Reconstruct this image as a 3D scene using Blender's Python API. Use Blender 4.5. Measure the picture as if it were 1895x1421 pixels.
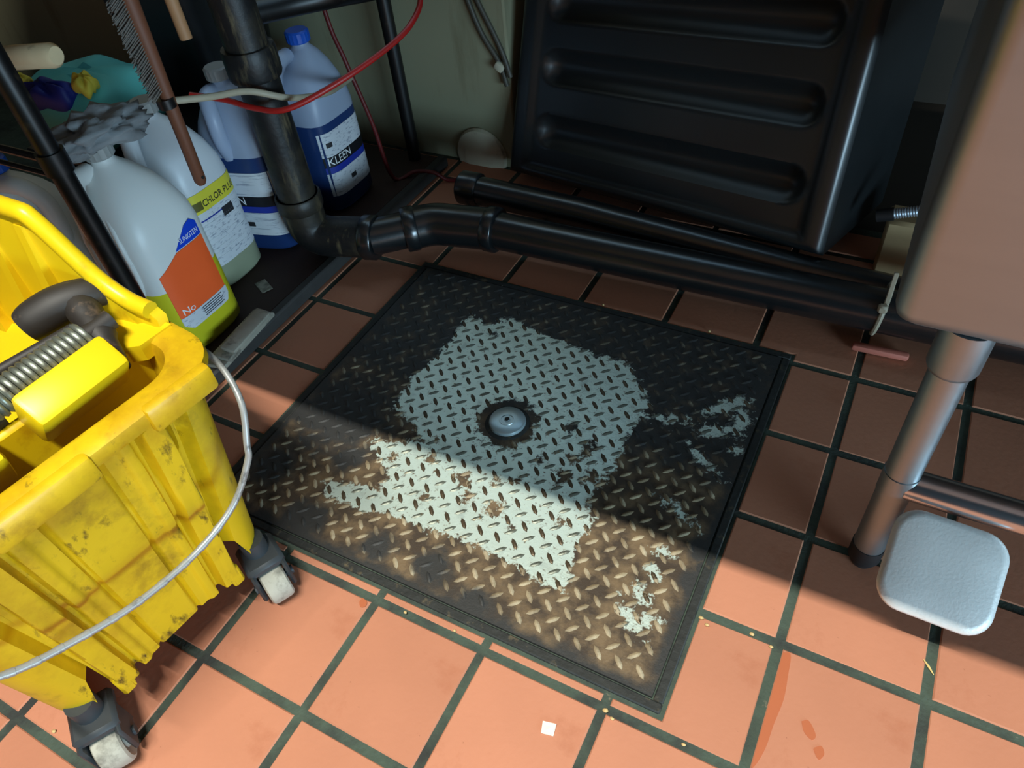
import bpy, bmesh, math, random
from mathutils import Vector, Matrix, noise
random.seed(7)
for o in list(bpy.data.objects): bpy.data.objects.remove(o)
scene = bpy.context.scene
COL = scene.collection
PI = math.pi

# ------------------------------------------------------------------ camera
cam_d = bpy.data.cameras.new('camera'); cam = bpy.data.objects.new('camera', cam_d); COL.objects.link(cam)
cam_d.sensor_width = 36.0; cam_d.lens = 36.0 * 1365.0 / 1895.0; cam_d.clip_start = 0.02
RX = Vector((0.88288851, 0.46072527, -0.09077505)); RD = Vector((0.274343, -0.66296676, -0.69657088)); RF = Vector((-0.38110865, 0.59009092, -0.71172249))
CAM = Vector((0.6087335, -0.9427724, 0.8729670))
cam.matrix_world = Matrix(((RX.x, -RD.x, -RF.x, CAM.x), (RX.y, -RD.y, -RF.y, CAM.y), (RX.z, -RD.z, -RF.z, CAM.z), (0, 0, 0, 1)))
scene.camera = cam

# ------------------------------------------------------------------ light
w = bpy.data.worlds.new('world'); scene.world = w; w.use_nodes = True
w.node_tree.nodes['Background'].inputs[0].default_value = (0.55, 0.70, 0.85, 1)
w.node_tree.nodes['Background'].inputs[1].default_value = 0.022
def strip(name, loc, sx, sy, power, col):
    l = bpy.data.lights.new(name, 'AREA'); l.shape = 'RECTANGLE'; l.size = sx; l.size_y = sy; l.energy = power; l.color = col
    o = bpy.data.objects.new(name, l); COL.objects.link(o); o.location = loc
    return o
strip('ceiling_tube_near', (0.45, -1.45, 2.60), 1.2, 0.035, 112, (1.0, 0.985, 0.89))      # lights the floor up to the table's shadow
fill_lamp = strip('low_cool_fill', (3.0, -1.75, 0.36), 1.5, 0.66, 86, (0.52, 0.80, 1.0))     # added low cool fill lamp from the right, reaches in under the table
bw_ = strip('rear_window_daylight', (-.35, .395, 1.42), 1.4, 0.60, 7.5, (0.45, 0.74, 1.0)); bw_.rotation_euler = (math.radians(-90), 0, 0)   # window in the back wall, above the table
fill_lamp.rotation_euler = (Vector((-.1, .1, .25))-Vector(fill_lamp.location)).to_track_quat('-Z', 'Y').to_euler()
scene.view_settings.view_transform = 'Standard'; scene.view_settings.look = 'None'
scene.view_settings.exposure = 0.0; scene.view_settings.gamma = 1.0
scene.view_settings.use_curve_mapping = False

# ------------------------------------------------------------------ materials
def lin(c):
    return tuple(((v/255)/12.92 if v/255 <= .04045 else ((v/255+.055)/1.055)**2.4) for v in c) + (1,)
MATS = {}
def M(name, rgb, rough=.5, metal=0, var=.15, scale=18, bump=0, bscale=60, stain=None, stretch=(1,1,1), randv=0, spec=.5):
    """rgb sRGB 0-255; stain = (rgb, scale, lo, hi[, stretch])"""
    m = bpy.data.materials.new(name); m.use_nodes = True; MATS[name] = m
    nt = m.node_tree; N = nt.nodes; L = nt.links; b = N['Principled BSDF']
    b.inputs['Roughness'].default_value = rough; b.inputs['Metallic'].default_value = metal
    b.inputs['Specular IOR Level'].default_value = spec if name != 'tile' else .18
    tc = N.new('ShaderNodeTexCoord'); mp = N.new('ShaderNodeMapping'); L.new(tc.outputs['Object'], mp.inputs[0]); mp.inputs['Scale'].default_value = stretch
    c = lin(rgb)
    nz = N.new('ShaderNodeTexNoise'); nz.inputs['Scale'].default_value = scale; nz.inputs['Detail'].default_value = 5; L.new(mp.outputs[0], nz.inputs['Vector'])
    mix = N.new('ShaderNodeMix'); mix.data_type = 'RGBA'; L.new(nz.outputs['Fac'], mix.inputs[0])
    mix.inputs[6].default_value = tuple(v*(1-var) for v in c[:3]) + (1,); mix.inputs[7].default_value = tuple(min(1, v*(1+var)) for v in c[:3]) + (1,)
    out = mix.outputs[2]
    if randv:
        oi = N.new('ShaderNodeObjectInfo'); mr = N.new('ShaderNodeMapRange'); L.new(oi.outputs['Random'], mr.inputs[0])
        mr.inputs[3].default_value = 1-randv; mr.inputs[4].default_value = 1+randv
        hs = N.new('ShaderNodeHueSaturation'); L.new(out, hs.inputs['Color']); L.new(mr.outputs[0], hs.inputs['Value']); out = hs.outputs[0]
    if stain:
        for st in (stain if isinstance(stain, list) else [stain]):
            sn = N.new('ShaderNodeTexNoise'); sn.inputs['Scale'].default_value = st[1]; sn.inputs['Detail'].default_value = 8; sn.inputs['Roughness'].default_value = .65
            mp2 = N.new('ShaderNodeMapping'); L.new(tc.outputs['Object'], mp2.inputs[0])
            if len(st) > 4: mp2.inputs['Scale'].default_value = st[4]
            mp2.inputs['Location'].default_value = (st[1]*.37, 1.3, 2.1)
            L.new(mp2.outputs[0], sn.inputs['Vector'])
            r = N.new('ShaderNodeMapRange'); L.new(sn.outputs['Fac'], r.inputs[0]); r.inputs[1].default_value = st[2]; r.inputs[2].default_value = st[3]
            mx = N.new('ShaderNodeMix'); mx.data_type = 'RGBA'; L.new(r.outputs[0], mx.inputs[0]); L.new(out, mx.inputs[6]); mx.inputs[7].default_value = lin(st[0]); out = mx.outputs[2]
    L.new(out, b.inputs['Base Color'])
    if bump:
        bn = N.new('ShaderNodeTexNoise'); bn.inputs['Scale'].default_value = bscale; bn.inputs['Detail'].default_value = 4; L.new(mp.outputs[0], bn.inputs['Vector'])
        bp = N.new('ShaderNodeBump'); bp.inputs['Strength'].default_value = bump; bp.inputs['Distance'].default_value = .002
        L.new(bn.outputs['Fac'], bp.inputs['Height']); L.new(bp.outputs[0], b.inputs['Normal'])
    return m

M('tile', (192, 130, 102), .66, var=.10, scale=9, bump=.15, bscale=120, randv=.07, stain=[((166, 100, 72), 5, .58, .75), ((120, 70, 50), 60, .68, .74)])
M('grout', (70, 84, 73), .9, var=.25, scale=60, bump=.6, bscale=200, stain=[((50, 54, 52), 12, .45, .65), ((140, 132, 112), 45, .66, .74)])
M('wall', (150, 148, 120), .75, var=.06, scale=5, bump=.1, bscale=30, stain=[((120, 112, 84), 3, .52, .75, (4, 4, .7)), ((90, 80, 58), 40, .72, .76)])
M('wall_dim', (46, 40, 32), .8, var=.1)  # recess colour darkened to stand in for shade in the gap
M('steel', (158, 168, 172), .44, 1, var=.05, scale=8, bump=.02, bscale=200, stretch=(1, 1, 8))
M('chrome', (215, 218, 222), .24, 1, var=.03)
M('yellow', (216, 180, 16), .42, var=.06, scale=8, bump=.08, bscale=25, stain=[((176, 134, 10), 7, .46, .68), ((120, 90, 16), 14, .56, .80), ((52, 40, 16), 45, .60, .72, (1, 1, .5))])
M('yellow_clean', (226, 192, 18), .36, var=.05, scale=8, stain=[((190, 140, 10), 14, .60, .75), ((60, 46, 16), 34, .70, .78)])
M('caster_grey', (52, 58, 62), .55, var=.2, scale=40)
M('wheel', (172, 170, 156), .7, var=.2, scale=50, bump=.2, stain=((96, 94, 84), 25, .52, .70))
M('bail_wire', (150, 152, 150), .4, .3, var=.15, scale=60, stain=((80, 80, 78), 60, .55, .7))
M('black_lever', (40, 36, 33), .58, var=.3, scale=30, stain=((92, 76, 62), 40, .58, .72))
M('spring', (126, 132, 122), .4, .7, var=.2, scale=60, stain=((70, 62, 50), 40, .55, .7))
M('abs_black', (24, 27, 29), .27, spec=1.0, var=.25, scale=30, bump=.06, bscale=200)
M('abs_dirty', (20, 20, 21), .5, var=.3, scale=30, bump=.3, bscale=90, stain=[((118, 104, 76), 40, .55, .80, (1.3, 1.3, .25)), ((58, 52, 40), 9, .52, .75)])
M('bin_black', (26, 30, 32), .38, spec=.9, var=.25, scale=14, bump=.05, bscale=160, stain=[((64, 66, 60), 6, .66, .80)])
M('rack_black', (14, 14, 15), .4, var=.2, stain=((60, 52, 40), 25, .60, .75))
M('shelf_dark', (52, 30, 22), .75, var=.3, scale=25, bump=.2)
M('lip_dark', (52, 50, 48), .7, var=.3, scale=40, bump=.3)
M('worn_grey', (150, 146, 132), .8, var=.25, scale=40, bump=.5, bscale=70, stain=((70, 66, 58), 22, .52, .66))
M('rag', (128, 130, 132), .9, var=.35, scale=30, bump=.8, bscale=60)
M('cap_blue', (20, 84, 190), .4, var=.08)
M('cap_white', (150, 152, 150), .4, var=.05)
M('lab_orange', (255, 100, 44), .45, var=.10, scale=20)
M('lab_blue', (14, 66, 200), .45, var=.1)
M('lab_white', (206, 210, 216), .5, var=.06, stain=((150, 156, 170), 90, .55, .62, (.2, 1, 3)))
M('lab_yellow', (214, 204, 60), .5, var=.1)
M('lab_olive', (92, 88, 30), .5, var=.1)
M('lab_black', (16, 18, 24), .5, var=.1)
M('lab_navy', (28, 50, 150), .5, var=.1)
M('ink_white', (235, 238, 240), .5, var=.02)
M('ink_dark', (40, 40, 44), .5, var=.02)
M('wood_brown', (112, 66, 44), .6, var=.25, scale=30, stretch=(1, 1, .15), bump=.15)
M('wood_tan', (176, 128, 88), .6, var=.15, scale=20, stretch=(1, 1, .2))
M('bristle', (120, 112, 104), .8, var=.3, scale=50)
M('red_tube', (168, 30, 26), .4, var=.1)
M('red_dark', (96, 18, 18), .5, var=.2)
M('cable_white', (170, 160, 138), .5, var=.15, scale=60)
M('cable_grey', (74, 70, 60), .5, var=.2, scale=60)
M('teal', (84, 172, 164), .7, var=.15, scale=10, bump=.3, bscale=25)
M('navy', (14, 26, 110), .6, var=.15)
M('cloth_yellow', (206, 184, 60), .7, var=.2, scale=40)
M('cream', (214, 190, 150), .8, var=.15, scale=25, bump=.3, stain=((130, 110, 84), 18, .56, .70))
M('dark_bin', (34, 37, 40), .5, var=.2, scale=10)
M('pvc_white', (196, 190, 166), .5, var=.1, scale=20, stain=((110, 98, 74), 14, .55, .72))
M('conduit', (170, 178, 186), .35, .6, var=.1)
M('beige', (178, 150, 110), .7, var=.15)
M('pink', (190, 110, 92), .6, var=.15)
M('pedal', (226, 228, 224), .42, .15, var=.06, scale=30, bump=.15, bscale=300, stain=((120, 122, 118), 60, .68, .74, (.4, 1, 1)))
M('paper', (232, 228, 214), .8, var=.05)
M('straw', (226, 200, 128), .7, var=.1)
M('crumb', (206, 176, 120), .8, var=.25, scale=80)
M('water', (184, 106, 72), .3, var=.05)
M('rubber', (24, 24, 26), .6, var=.2)
M('hub_metal', (180, 196, 200), .32, .55, var=.06, scale=30, stain=((110, 112, 108), 50, .6, .75))
M('socket_dark', (40, 38, 34), .6, .3)

def shell_mat(name, rgb, clear):
    m = bpy.data.materials.new(name); m.use_nodes = True; MATS[name] = m; nt = m.node_tree; N = nt.nodes; L = nt.links
    b = N['Principled BSDF']; b.inputs['Base Color'].default_value = lin(rgb); b.inputs['Roughness'].default_value = .38
    tl = N.new('ShaderNodeBsdfTranslucent'); tl.inputs[0].default_value = lin(rgb)
    tr = N.new('ShaderNodeBsdfTransparent'); tr.inputs[0].default_value = lin(rgb)
    nz = N.new('ShaderNodeTexNoise'); nz.inputs['Scale'].default_value = 14
    tc = N.new('ShaderNodeTexCoord'); L.new(tc.outputs['Object'], nz.inputs['Vector'])
    bp = N.new('ShaderNodeBump'); bp.inputs['Strength'].default_value = .12; bp.inputs['Distance'].default_value = .004; L.new(nz.outputs['Fac'], bp.inputs['Height']); L.new(bp.outputs[0], b.inputs['Normal'])
    a = N.new('ShaderNodeMixShader'); a.inputs[0].default_value = .15; L.new(b.outputs[0], a.inputs[1]); L.new(tl.outputs[0], a.inputs[2])
    c = N.new('ShaderNodeMixShader'); c.inputs[0].default_value = clear; L.new(a.outputs[0], c.inputs[1]); L.new(tr.outputs[0], c.inputs[2])
    L.new(c.outputs[0], N['Material Output'].inputs[0])
shell_mat('hdpe', (238, 242, 240), .04)
shell_mat('hdpe_white', (225, 230, 235), .06)
shell_mat('hdpe_blue', (176, 190, 214), .15)
M('liq_yellow', (206, 200, 40), .3, var=.04)
M('liq_pale', (150, 156, 130), .3, var=.05)
M('liq_blue', (32, 56, 104), .28, var=.08)

# ------------------------------------------------------------------ mesh helpers
def catmull(pts, n=8):
    P = [Vector(p) for p in pts]
    if len(P) < 3: return P
    P = [P[0]*2-P[1]] + P + [P[-1]*2-P[-2]]; out = []
    for i in range(1, len(P)-2):
        a, b, c, d = P[i-1:i+3]
        for k in range(n):
            t = k/n
            out.append(.5*((2*b)+(c-a)*t+(2*a-5*b+4*c-d)*t*t+(3*b-a-3*c+d)*t**3))
    out.append(P[-2]); return out
class MB:
    def __init__(s): s.v = []; s.f = []
    def add(s, vs, fs, mtx=None):
        k = len(s.v); s.v += [(mtx @ Vector(p)) if mtx else Vector(p) for p in vs]; s.f += [tuple(i+k for i in f) for f in fs]; return s
    def box(s, c, d, b=0.0, rot=None, seg=1):
        bm = bmesh.new(); bmesh.ops.create_cube(bm, size=1)
        for v in bm.verts: v.co = Vector((v.co.x*d[0], v.co.y*d[1], v.co.z*d[2]))
        if b: bmesh.ops.bevel(bm, geom=bm.edges[:], offset=b, segments=seg, affect='EDGES', profile=.5)
        bm.verts.index_update(); bm.normal_update()
        m = Matrix.Translation(Vector(c)) @ (rot.to_4x4() if rot is not None else Matrix.Identity(4))
        s.add([v.co.copy() for v in bm.verts], [[v.index for v in f.verts] for f in bm.faces], m); bm.free(); return s
    def loft(s, rings, cap0=True, cap1=True, closed=True):
        n = len(rings[0]); vs = [p for r in rings for p in r]; fs = []
        for i in range(len(rings)-1):
            for j in range(n if closed else n-1):
                a = i*n+j; b = i*n+(j+1) % n; fs.append((a, b, b+n, a+n))
        if cap0: fs.append(tuple(range(n-1, -1, -1)))
        if cap1: fs.append(tuple(range((len(rings)-1)*n, len(rings)*n)))
        return s.add(vs, fs)
    def tube(s, path, r, n=14, caps=True):
        P = [Vector(p) for p in path]; rr = r if isinstance(r, (list, tuple)) else [r]*len(P); rings = []; up = None
        for i, p in enumerate(P):
            t = (P[min(i+1, len(P)-1)]-P[max(i-1, 0)]).normalized()
            if up is None:
                up = Vector((0, 0, 1)) if abs(t.z) < .9 else Vector((1, 0, 0))
            u = (up-t*up.dot(t)).normalized(); v = t.cross(u); up = u
            rings.append([p+(u*math.cos(2*PI*k/n)+v*math.sin(2*PI*k/n))*rr[i] for k in range(n)])
        return s.loft(rings, caps, caps)
    def lathe(s, prof, n=32, mtx=None):
        rings = [[Vector((r*math.cos(2*PI*k/n), r*math.sin(2*PI*k/n), z)) for k in range(n)] for r, z in prof]
        t = MB().loft(rings); return s.add(t.v, t.f, mtx)
    def build(s, name, mat, parent=None, ang=40, smooth=True, recalc=True):
        me = bpy.data.meshes.new(name); me.from_pydata([tuple(p) for p in s.v], [], s.f); me.update()
        if recalc:
            bm = bmesh.new(); bm.from_mesh(me); bmesh.ops.recalc_face_normals(bm, faces=bm.faces[:]); bm.to_mesh(me); bm.free()
        if smooth:
            me.polygons.foreach_set('use_smooth', [True]*len(me.polygons)); me.set_sharp_from_angle(angle=math.radians(ang))
        me.materials.append(MATS[mat] if isinstance(mat, str) else mat)
        o = bpy.data.objects.new(name, me); COL.objects.link(o)
        if parent: o.parent = parent
        return o
def tag(o, label, cat, group=None):
    o['label'] = label; o['category'] = cat
    if group: o['group'] = group
    return o
def struct(o): o['kind'] = 'structure'; return o
def thing(name, label, cat, loc=(0, 0, 0), rz=0, group=None):
    o = bpy.data.objects.new(name, None); COL.objects.link(o); o.location = loc; o.rotation_euler = (0, 0, rz); o.empty_display_size = .05
    return tag(o, label, cat, group)
def rotm(ax, ay, az): return Matrix.Rotation(az, 3, 'Z') @ Matrix.Rotation(ay, 3, 'Y') @ Matrix.Rotation(ax, 3, 'X')
def aim(d):
    return Vector(d).to_track_quat('Z', 'Y').to_matrix().to_4x4()

# ------------------------------------------------------------------ the floor: quarry tiles in dark grout
P = 0.16; G = 0.0056
HX0, HX1, HY0, HY1 = -.178, .540, -.620, .016         # opening of the floor hatch
floor = struct(MB().box((0.0, -.45, -.05), (4.6, 1.74, .0966)).build('floor', 'grout', smooth=False))
fo = MB().box((0.0, -2.9, -.05), (4.6, 3.16, .098))
def brick_mat():
    m = bpy.data.materials.new('floor_beyond'); m.use_nodes = True; N = m.node_tree.nodes; L = m.node_tree.links
    tc = N.new('ShaderNodeTexCoord'); b = N.new('ShaderNodeTexBrick'); b.offset = 0; b.squash = 1
    b.inputs['Scale'].default_value = 1; b.inputs['Brick Width'].default_value = P; b.inputs['Row Height'].default_value = P; b.inputs['Mortar Size'].default_value = G
    b.inputs['Color1'].default_value = lin((186, 124, 94)); b.inputs['Color2'].default_value = lin((178, 116, 88)); b.inputs['Mortar'].default_value = lin((78, 82, 74))
    L.new(tc.outputs['Object'], b.inputs['Vector']); L.new(b.outputs['Color'], N['Principled BSDF'].inputs['Base Color']); N['Principled BSDF'].inputs['Roughness'].default_value = .6
    return m
struct(fo.build('floor_beyond', brick_mat(), smooth=False))
def slab_mesh(rects, name):
    bm = bmesh.new()
    for (x0, x1, y0, y1) in rects:
        bm.faces.new([bm.verts.new(c) for c in ((x0, y0, 0), (x1, y0, 0), (x1, y1, 0), (x0, y1, 0))])
    bmesh.ops.remove_doubles(bm, verts=bm.verts[:], dist=1e-6)
    if len(bm.faces) > 1: bmesh.ops.dissolve_faces(bm, faces=bm.faces[:])
    top = bm.faces[:]
    r = bmesh.ops.extrude_face_region(bm, geom=top)
    vs = [e for e in r['geom'] if isinstance(e, bmesh.types.BMVert)]
    bmesh.ops.translate(bm, verts=vs, vec=(0, 0, -.008))
    bm.normal_update()
    te = [e for e in bm.edges if all(abs(v.co.z) < 1e-6 for v in e.verts)]
    bmesh.ops.bevel(bm, geom=te, offset=.0016, segments=1, affect='EDGES')
    bmesh.ops.recalc_face_normals(bm, faces=bm.faces[:])
    me = bpy.data.meshes.new(name); bm.to_mesh(me); bm.free(); me.materials.append(MATS['tile']); return me
h = P/2-G
FULL = slab_mesh([(-h, h, -h, h)], 'tile')
ntile = 0
for i in range(-8, 10):
    for j in range(-3, 9):
        cx = (i+.5)*P; cy = -(j+.5)*P
        x0, x1, y0, y1 = cx-h, cx+h, cy-h, cy+h
        y1 = min(y1, .398)
        if y1-y0 < .01: continue
        gx0, gx1, gy0, gy1 = HX0-.005, HX1+.005, HY0-.005, HY1+.005
        if x0 < gx1 and x1 > gx0 and y0 < gy1 and y1 > gy0:
            xs = sorted({x0, x1} | {v for v in (gx0, gx1) if x0 < v < x1}); ys = sorted({y0, y1} | {v for v in (gy0, gy1) if y0 < v < y1})
            rects = []
            for a in range(len(xs)-1):
                for b in range(len(ys)-1):
                    mx, my = (xs[a]+xs[a+1])/2, (ys[b]+ys[b+1])/2
                    if not (gx0 < mx < gx1 and gy0 < my < gy1): rects.append((xs[a]-cx, xs[a+1]-cx, ys[b]-cy, ys[b+1]-cy))
            if not rects: continue
            me = slab_mesh(rects, 'cut_tile'); nm = 'tile'
        elif y1 < cy+h-1e-6: me = slab_mesh([(x0-cx, x1-cx, y0-cy, y1-cy)], 'cut_tile')
        else: me = FULL
        o = bpy.data.objects.new('tile', me); COL.objects.link(o); o.parent = floor
        o.location = (cx, cy, random.uniform(-.0006, .0006)); o.rotation_euler = (random.uniform(-.003, .003), random.uniform(-.003, .003), random.uniform(-.004, .004)); ntile += 1

# ------------------------------------------------------------------ walls
struct(MB().box((-1.30, .46, 1.2), (2.26, .10, 2.5), .004).build('wall_back', 'wall'))
struct(MB().box((-.22, .76, 1.2), (.10, .54, 2.5), .004).build('wall_return', 'wall'))
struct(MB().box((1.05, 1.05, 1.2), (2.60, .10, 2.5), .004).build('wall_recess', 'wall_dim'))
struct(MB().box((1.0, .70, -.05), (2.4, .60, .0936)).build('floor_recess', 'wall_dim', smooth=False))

# ------------------------------------------------------------------ steel floor hatch of diamond plate
WEAR = [(-0.013, -0.094), (0.03, -0.106), (0.063, -0.074), (0.153, -0.092), (0.241, -0.105), (0.299, -0.105), (0.34, -0.143), (0.366, -0.183), (0.362, -0.225), (0.359, -0.279), (0.365, -0.321), (0.353, -0.358), (0.352, -0.394), (0.371, -0.405), (0.367, -0.441), (0.368, -0.473), (0.382, -0.525), (0.346, -0.53), (0.293, -0.52), (0.231, -0.516), (0.172, -0.519), (0.1, -0.523), (0.061, -0.533), (-0.006, -0.532), (-0.026, -0.513), (0.02, -0.499), (0.06, -0.492), (0.048, -0.453), (0.01, -0.435), (-0.005, -0.414), (0.037, -0.4), (0.069, -0.386), (0.031, -0.36), (-0.014, -0.343), (-0.018, -0.309), (-0.021, -0.262), (-0.009, -0.221), (-0.011, -0.162)]
SPOTS = [((0.476, -0.135), .034, .012, .8), ((0.505, -0.160), .012, .030, 0), ((0.473, -0.192), .022, .012, .5), ((0.405, -0.195), .030, .007, .2), ((0.472, -0.250), .030, .006, -.6), ((0.470, -0.349), .024, .006, -.5), ((0.474, -0.420), .010, .007, 0), ((0.474, -0.455), .013, .008, -.5), ((0.472, -0.490), .018, .008, -.7), ((0.471, -0.527), .022, .009, -.7), ((0.487, -0.522), .014, .006, .6), ((0.511, -0.214), .010, .010, 0)]
RUST = [((0.165, -0.424), .020), ((0.190, -0.449), .016), ((0.236, -0.453), .022), ((0.245, -0.395), .012), ((0.274, -0.269), .020), ((0.314, -0.298), .024), ((0.256, -0.346), .014), ((0.30, -.36), .02), ((0.055, -0.12), .011), ((0.13, -0.48), .012), ((.05, -.47), .02), ((.30, -.325), .02), ((.335, -.35), .02), ((.215, -.405), .015), ((.10, -.41), .017), ((.045, -.435), .017), ((.33, -.43), .012), ((.27, -.47), .010), ((.09, -.375), .012)]
DARK = [((-0.013, -0.581), .05), ((0.116, -0.573), .035), ((0.203, -0.57), .04), ((0.281, -0.603), .045), ((0.52, -0.40), .03), ((0.524, -0.45), .03), ((-.12, -.52), .05), ((-.085, -.385), .13), ((-.02, -.46), .04)]  # dirt patches; the broad left one carries on the painted rear shade
KNOB = (.176, -.300)
def poly_sd(x, y, poly):
    ins = False; d = 9
    n = len(poly)
    for a in range(n):
        x0, y0 = poly[a]; x1, y1 = poly[(a+1) % n]
        if (y0 > y) != (y1 > y) and x < (x1-x0)*(y-y0)/(y1-y0)+x0: ins = not ins
        dx, dy = x1-x0, y1-y0; t = max(0, min(1, ((x-x0)*dx+(y-y0)*dy)/(dx*dx+dy*dy)))
        d = min(d, math.hypot(x-x0-t*dx, y-y0-t*dy))
    return d if ins else -d
def wear_at(x, y):
    s = poly_sd(x, y, WEAR)
    for (c, a, b, r) in SPOTS:
        dx, dy = x-c[0], y-c[1]; u = dx*math.cos(r)+dy*math.sin(r); v = -dx*math.sin(r)+dy*math.cos(r)
        s = max(s, (1-math.hypot(u/a, v/b))*min(a, b))
    s = min(s, (math.hypot(x-KNOB[0], y-KNOB[1])-.049)*.7)
    for (c, r) in RUST:
        s = min(s, (math.hypot(x-c[0], y-c[1])-r*.75)*.8+.004)
    return max(-.03, min(.03, s))/.03*.5+.5
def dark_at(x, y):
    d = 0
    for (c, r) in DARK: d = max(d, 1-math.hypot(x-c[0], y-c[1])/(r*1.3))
    d = max(d, .60*max(0, min(1, (y+.36)/.10)))  # painted shade: rear of the plate darkened behind the table's shadow line
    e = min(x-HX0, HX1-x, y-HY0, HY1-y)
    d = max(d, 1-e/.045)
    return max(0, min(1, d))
def plate_mat(name, clean, dirty, tan, lug=False):
    m = bpy.data.materials.new(name); m.use_nodes = True; MATS[name] = m; N = m.node_tree.nodes; L = m.node_tree.links; b = N['Principled BSDF']
    g = N.new('ShaderNodeNewGeometry')
    def nz(sc, det=6, ro=.6):
        n = N.new('ShaderNodeTexNoise'); n.inputs['Scale'].default_value = sc; n.inputs['Detail'].default_value = det; n.inputs['Roughness'].default_value = ro; L.new(g.outputs['Position'], n.inputs['Vector']); return n.outputs['Fac']
    at = N.new('ShaderNodeAttribute'); at.attribute_name = 'wear'; ad = N.new('ShaderNodeAttribute'); ad.attribute_name = 'grime_shade'
    def math_(op, a, c):
        n = N.new('ShaderNodeMath'); n.operation = op
        for k, q in enumerate((a, c)):
            if isinstance(q, (int, float)): n.inputs[k].default_value = q
            else: L.new(q, n.inputs[k])
        return n.outputs[0]
    def ramp(v, lo, hi):
        r = N.new('ShaderNodeMapRange'); L.new(v, r.inputs[0]); r.inputs[1].default_value = lo; r.inputs[2].default_value = hi; return r.outputs[0]
    def mix(f, a, c):
        x = N.new('ShaderNodeMix'); x.data_type = 'RGBA'; L.new(f, x.inputs[0])
        for k, q in ((6, a), (7, c)):
            if isinstance(q, tuple): x.inputs[k].default_value = lin(q)
            else: L.new(q, x.inputs[k])
        return x.outputs[2]
    n1 = math_('MULTIPLY', math_('SUBTRACT', nz(75, 5), .5), .75)
    n2 = math_('MULTIPLY', math_('SUBTRACT', nz(240, 3), .5), .35)
    wv = ramp(math_('ADD', math_('ADD', at.outputs['Fac'], n1), n2), .47, .55)
    dcol = mix(ramp(nz(28), .42, .62), dirty, tan)
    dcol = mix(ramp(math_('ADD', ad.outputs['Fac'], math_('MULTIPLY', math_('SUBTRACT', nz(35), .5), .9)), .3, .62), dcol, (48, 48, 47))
    ccol = mix(ramp(nz(150, 4), .60, .72), clean, (116, 98, 70))
    ccol = mix(ramp(nz(22, 4), .60, .72), ccol, tuple(int(v*.86) for v in clean))
    L.new(mix(wv, dcol, ccol), b.inputs['Base Color'])
    L.new(math_('SUBTRACT', .62, math_('MULTIPLY', wv, .22)), b.inputs['Roughness']); L.new(math_('MULTIPLY', wv, .5), b.inputs['Metallic'])
    bp = N.new('ShaderNodeBump'); bp.inputs['Strength'].default_value = .5; bp.inputs['Distance'].default_value = .0012; L.new(nz(190, 4), bp.inputs['Height']); L.new(bp.outputs[0], b.inputs['Normal'])
plate_mat('plate', (224, 240, 228), (66, 54, 42), (118, 98, 72))
plate_mat('lug_a', (112, 116, 104), (128, 112, 86), (172, 156, 126))
plate_mat('lug_b', (92, 78, 60), (132, 116, 90), (178, 164, 136))
def set_attr(me, name, fn):
    a = me.attributes.new(name, 'FLOAT', 'POINT'); a.data.foreach_set('value', [fn(v.co.x, v.co.y) for v in me.vertices])
hatch = thing('floor_hatch', 'large square diamond plate steel floor hatch with worn pale centre', 'floor hatch')
mb = MB()
fx = .012
for (x0, x1, y0, y1) in ((HX0, HX1, HY0, HY0+fx), (HX0, HX1, HY1-fx, HY1), (HX0, HX0+fx, HY0+fx, HY1-fx), (HX1-fx, HX1, HY0+fx, HY1-fx)):
    mb.box(((x0+x1)/2, (y0+y1)/2, -.007), (x1-x0, y1-y0, .018), .0015)
M('frame_dark', (46, 48, 46), .7, .2, var=.35, scale=50, bump=.6, bscale=120, stain=[((112, 100, 76), 40, .58, .72), ((170, 178, 180), 70, .68, .74)])
mb.build('frame', 'frame_dark', hatch)
PX0, PX1, PY0, PY1 = HX0+fx+.002, HX1-fx-.002, HY0+fx+.002, HY1-fx-.002
nx, ny = 150, 134; vs = []; fs = []
for b in range(ny+1):
    for a in range(nx+1):
        vs.append((PX0+(PX1-PX0)*a/nx, PY0+(PY1-PY0)*b/ny, .003))
for b in range(ny):
    for a in range(nx):
        k = b*(nx+1)+a; fs.append((k, k+1, k+nx+2, k+nx+1))
pm = MB().add(vs, fs)
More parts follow.
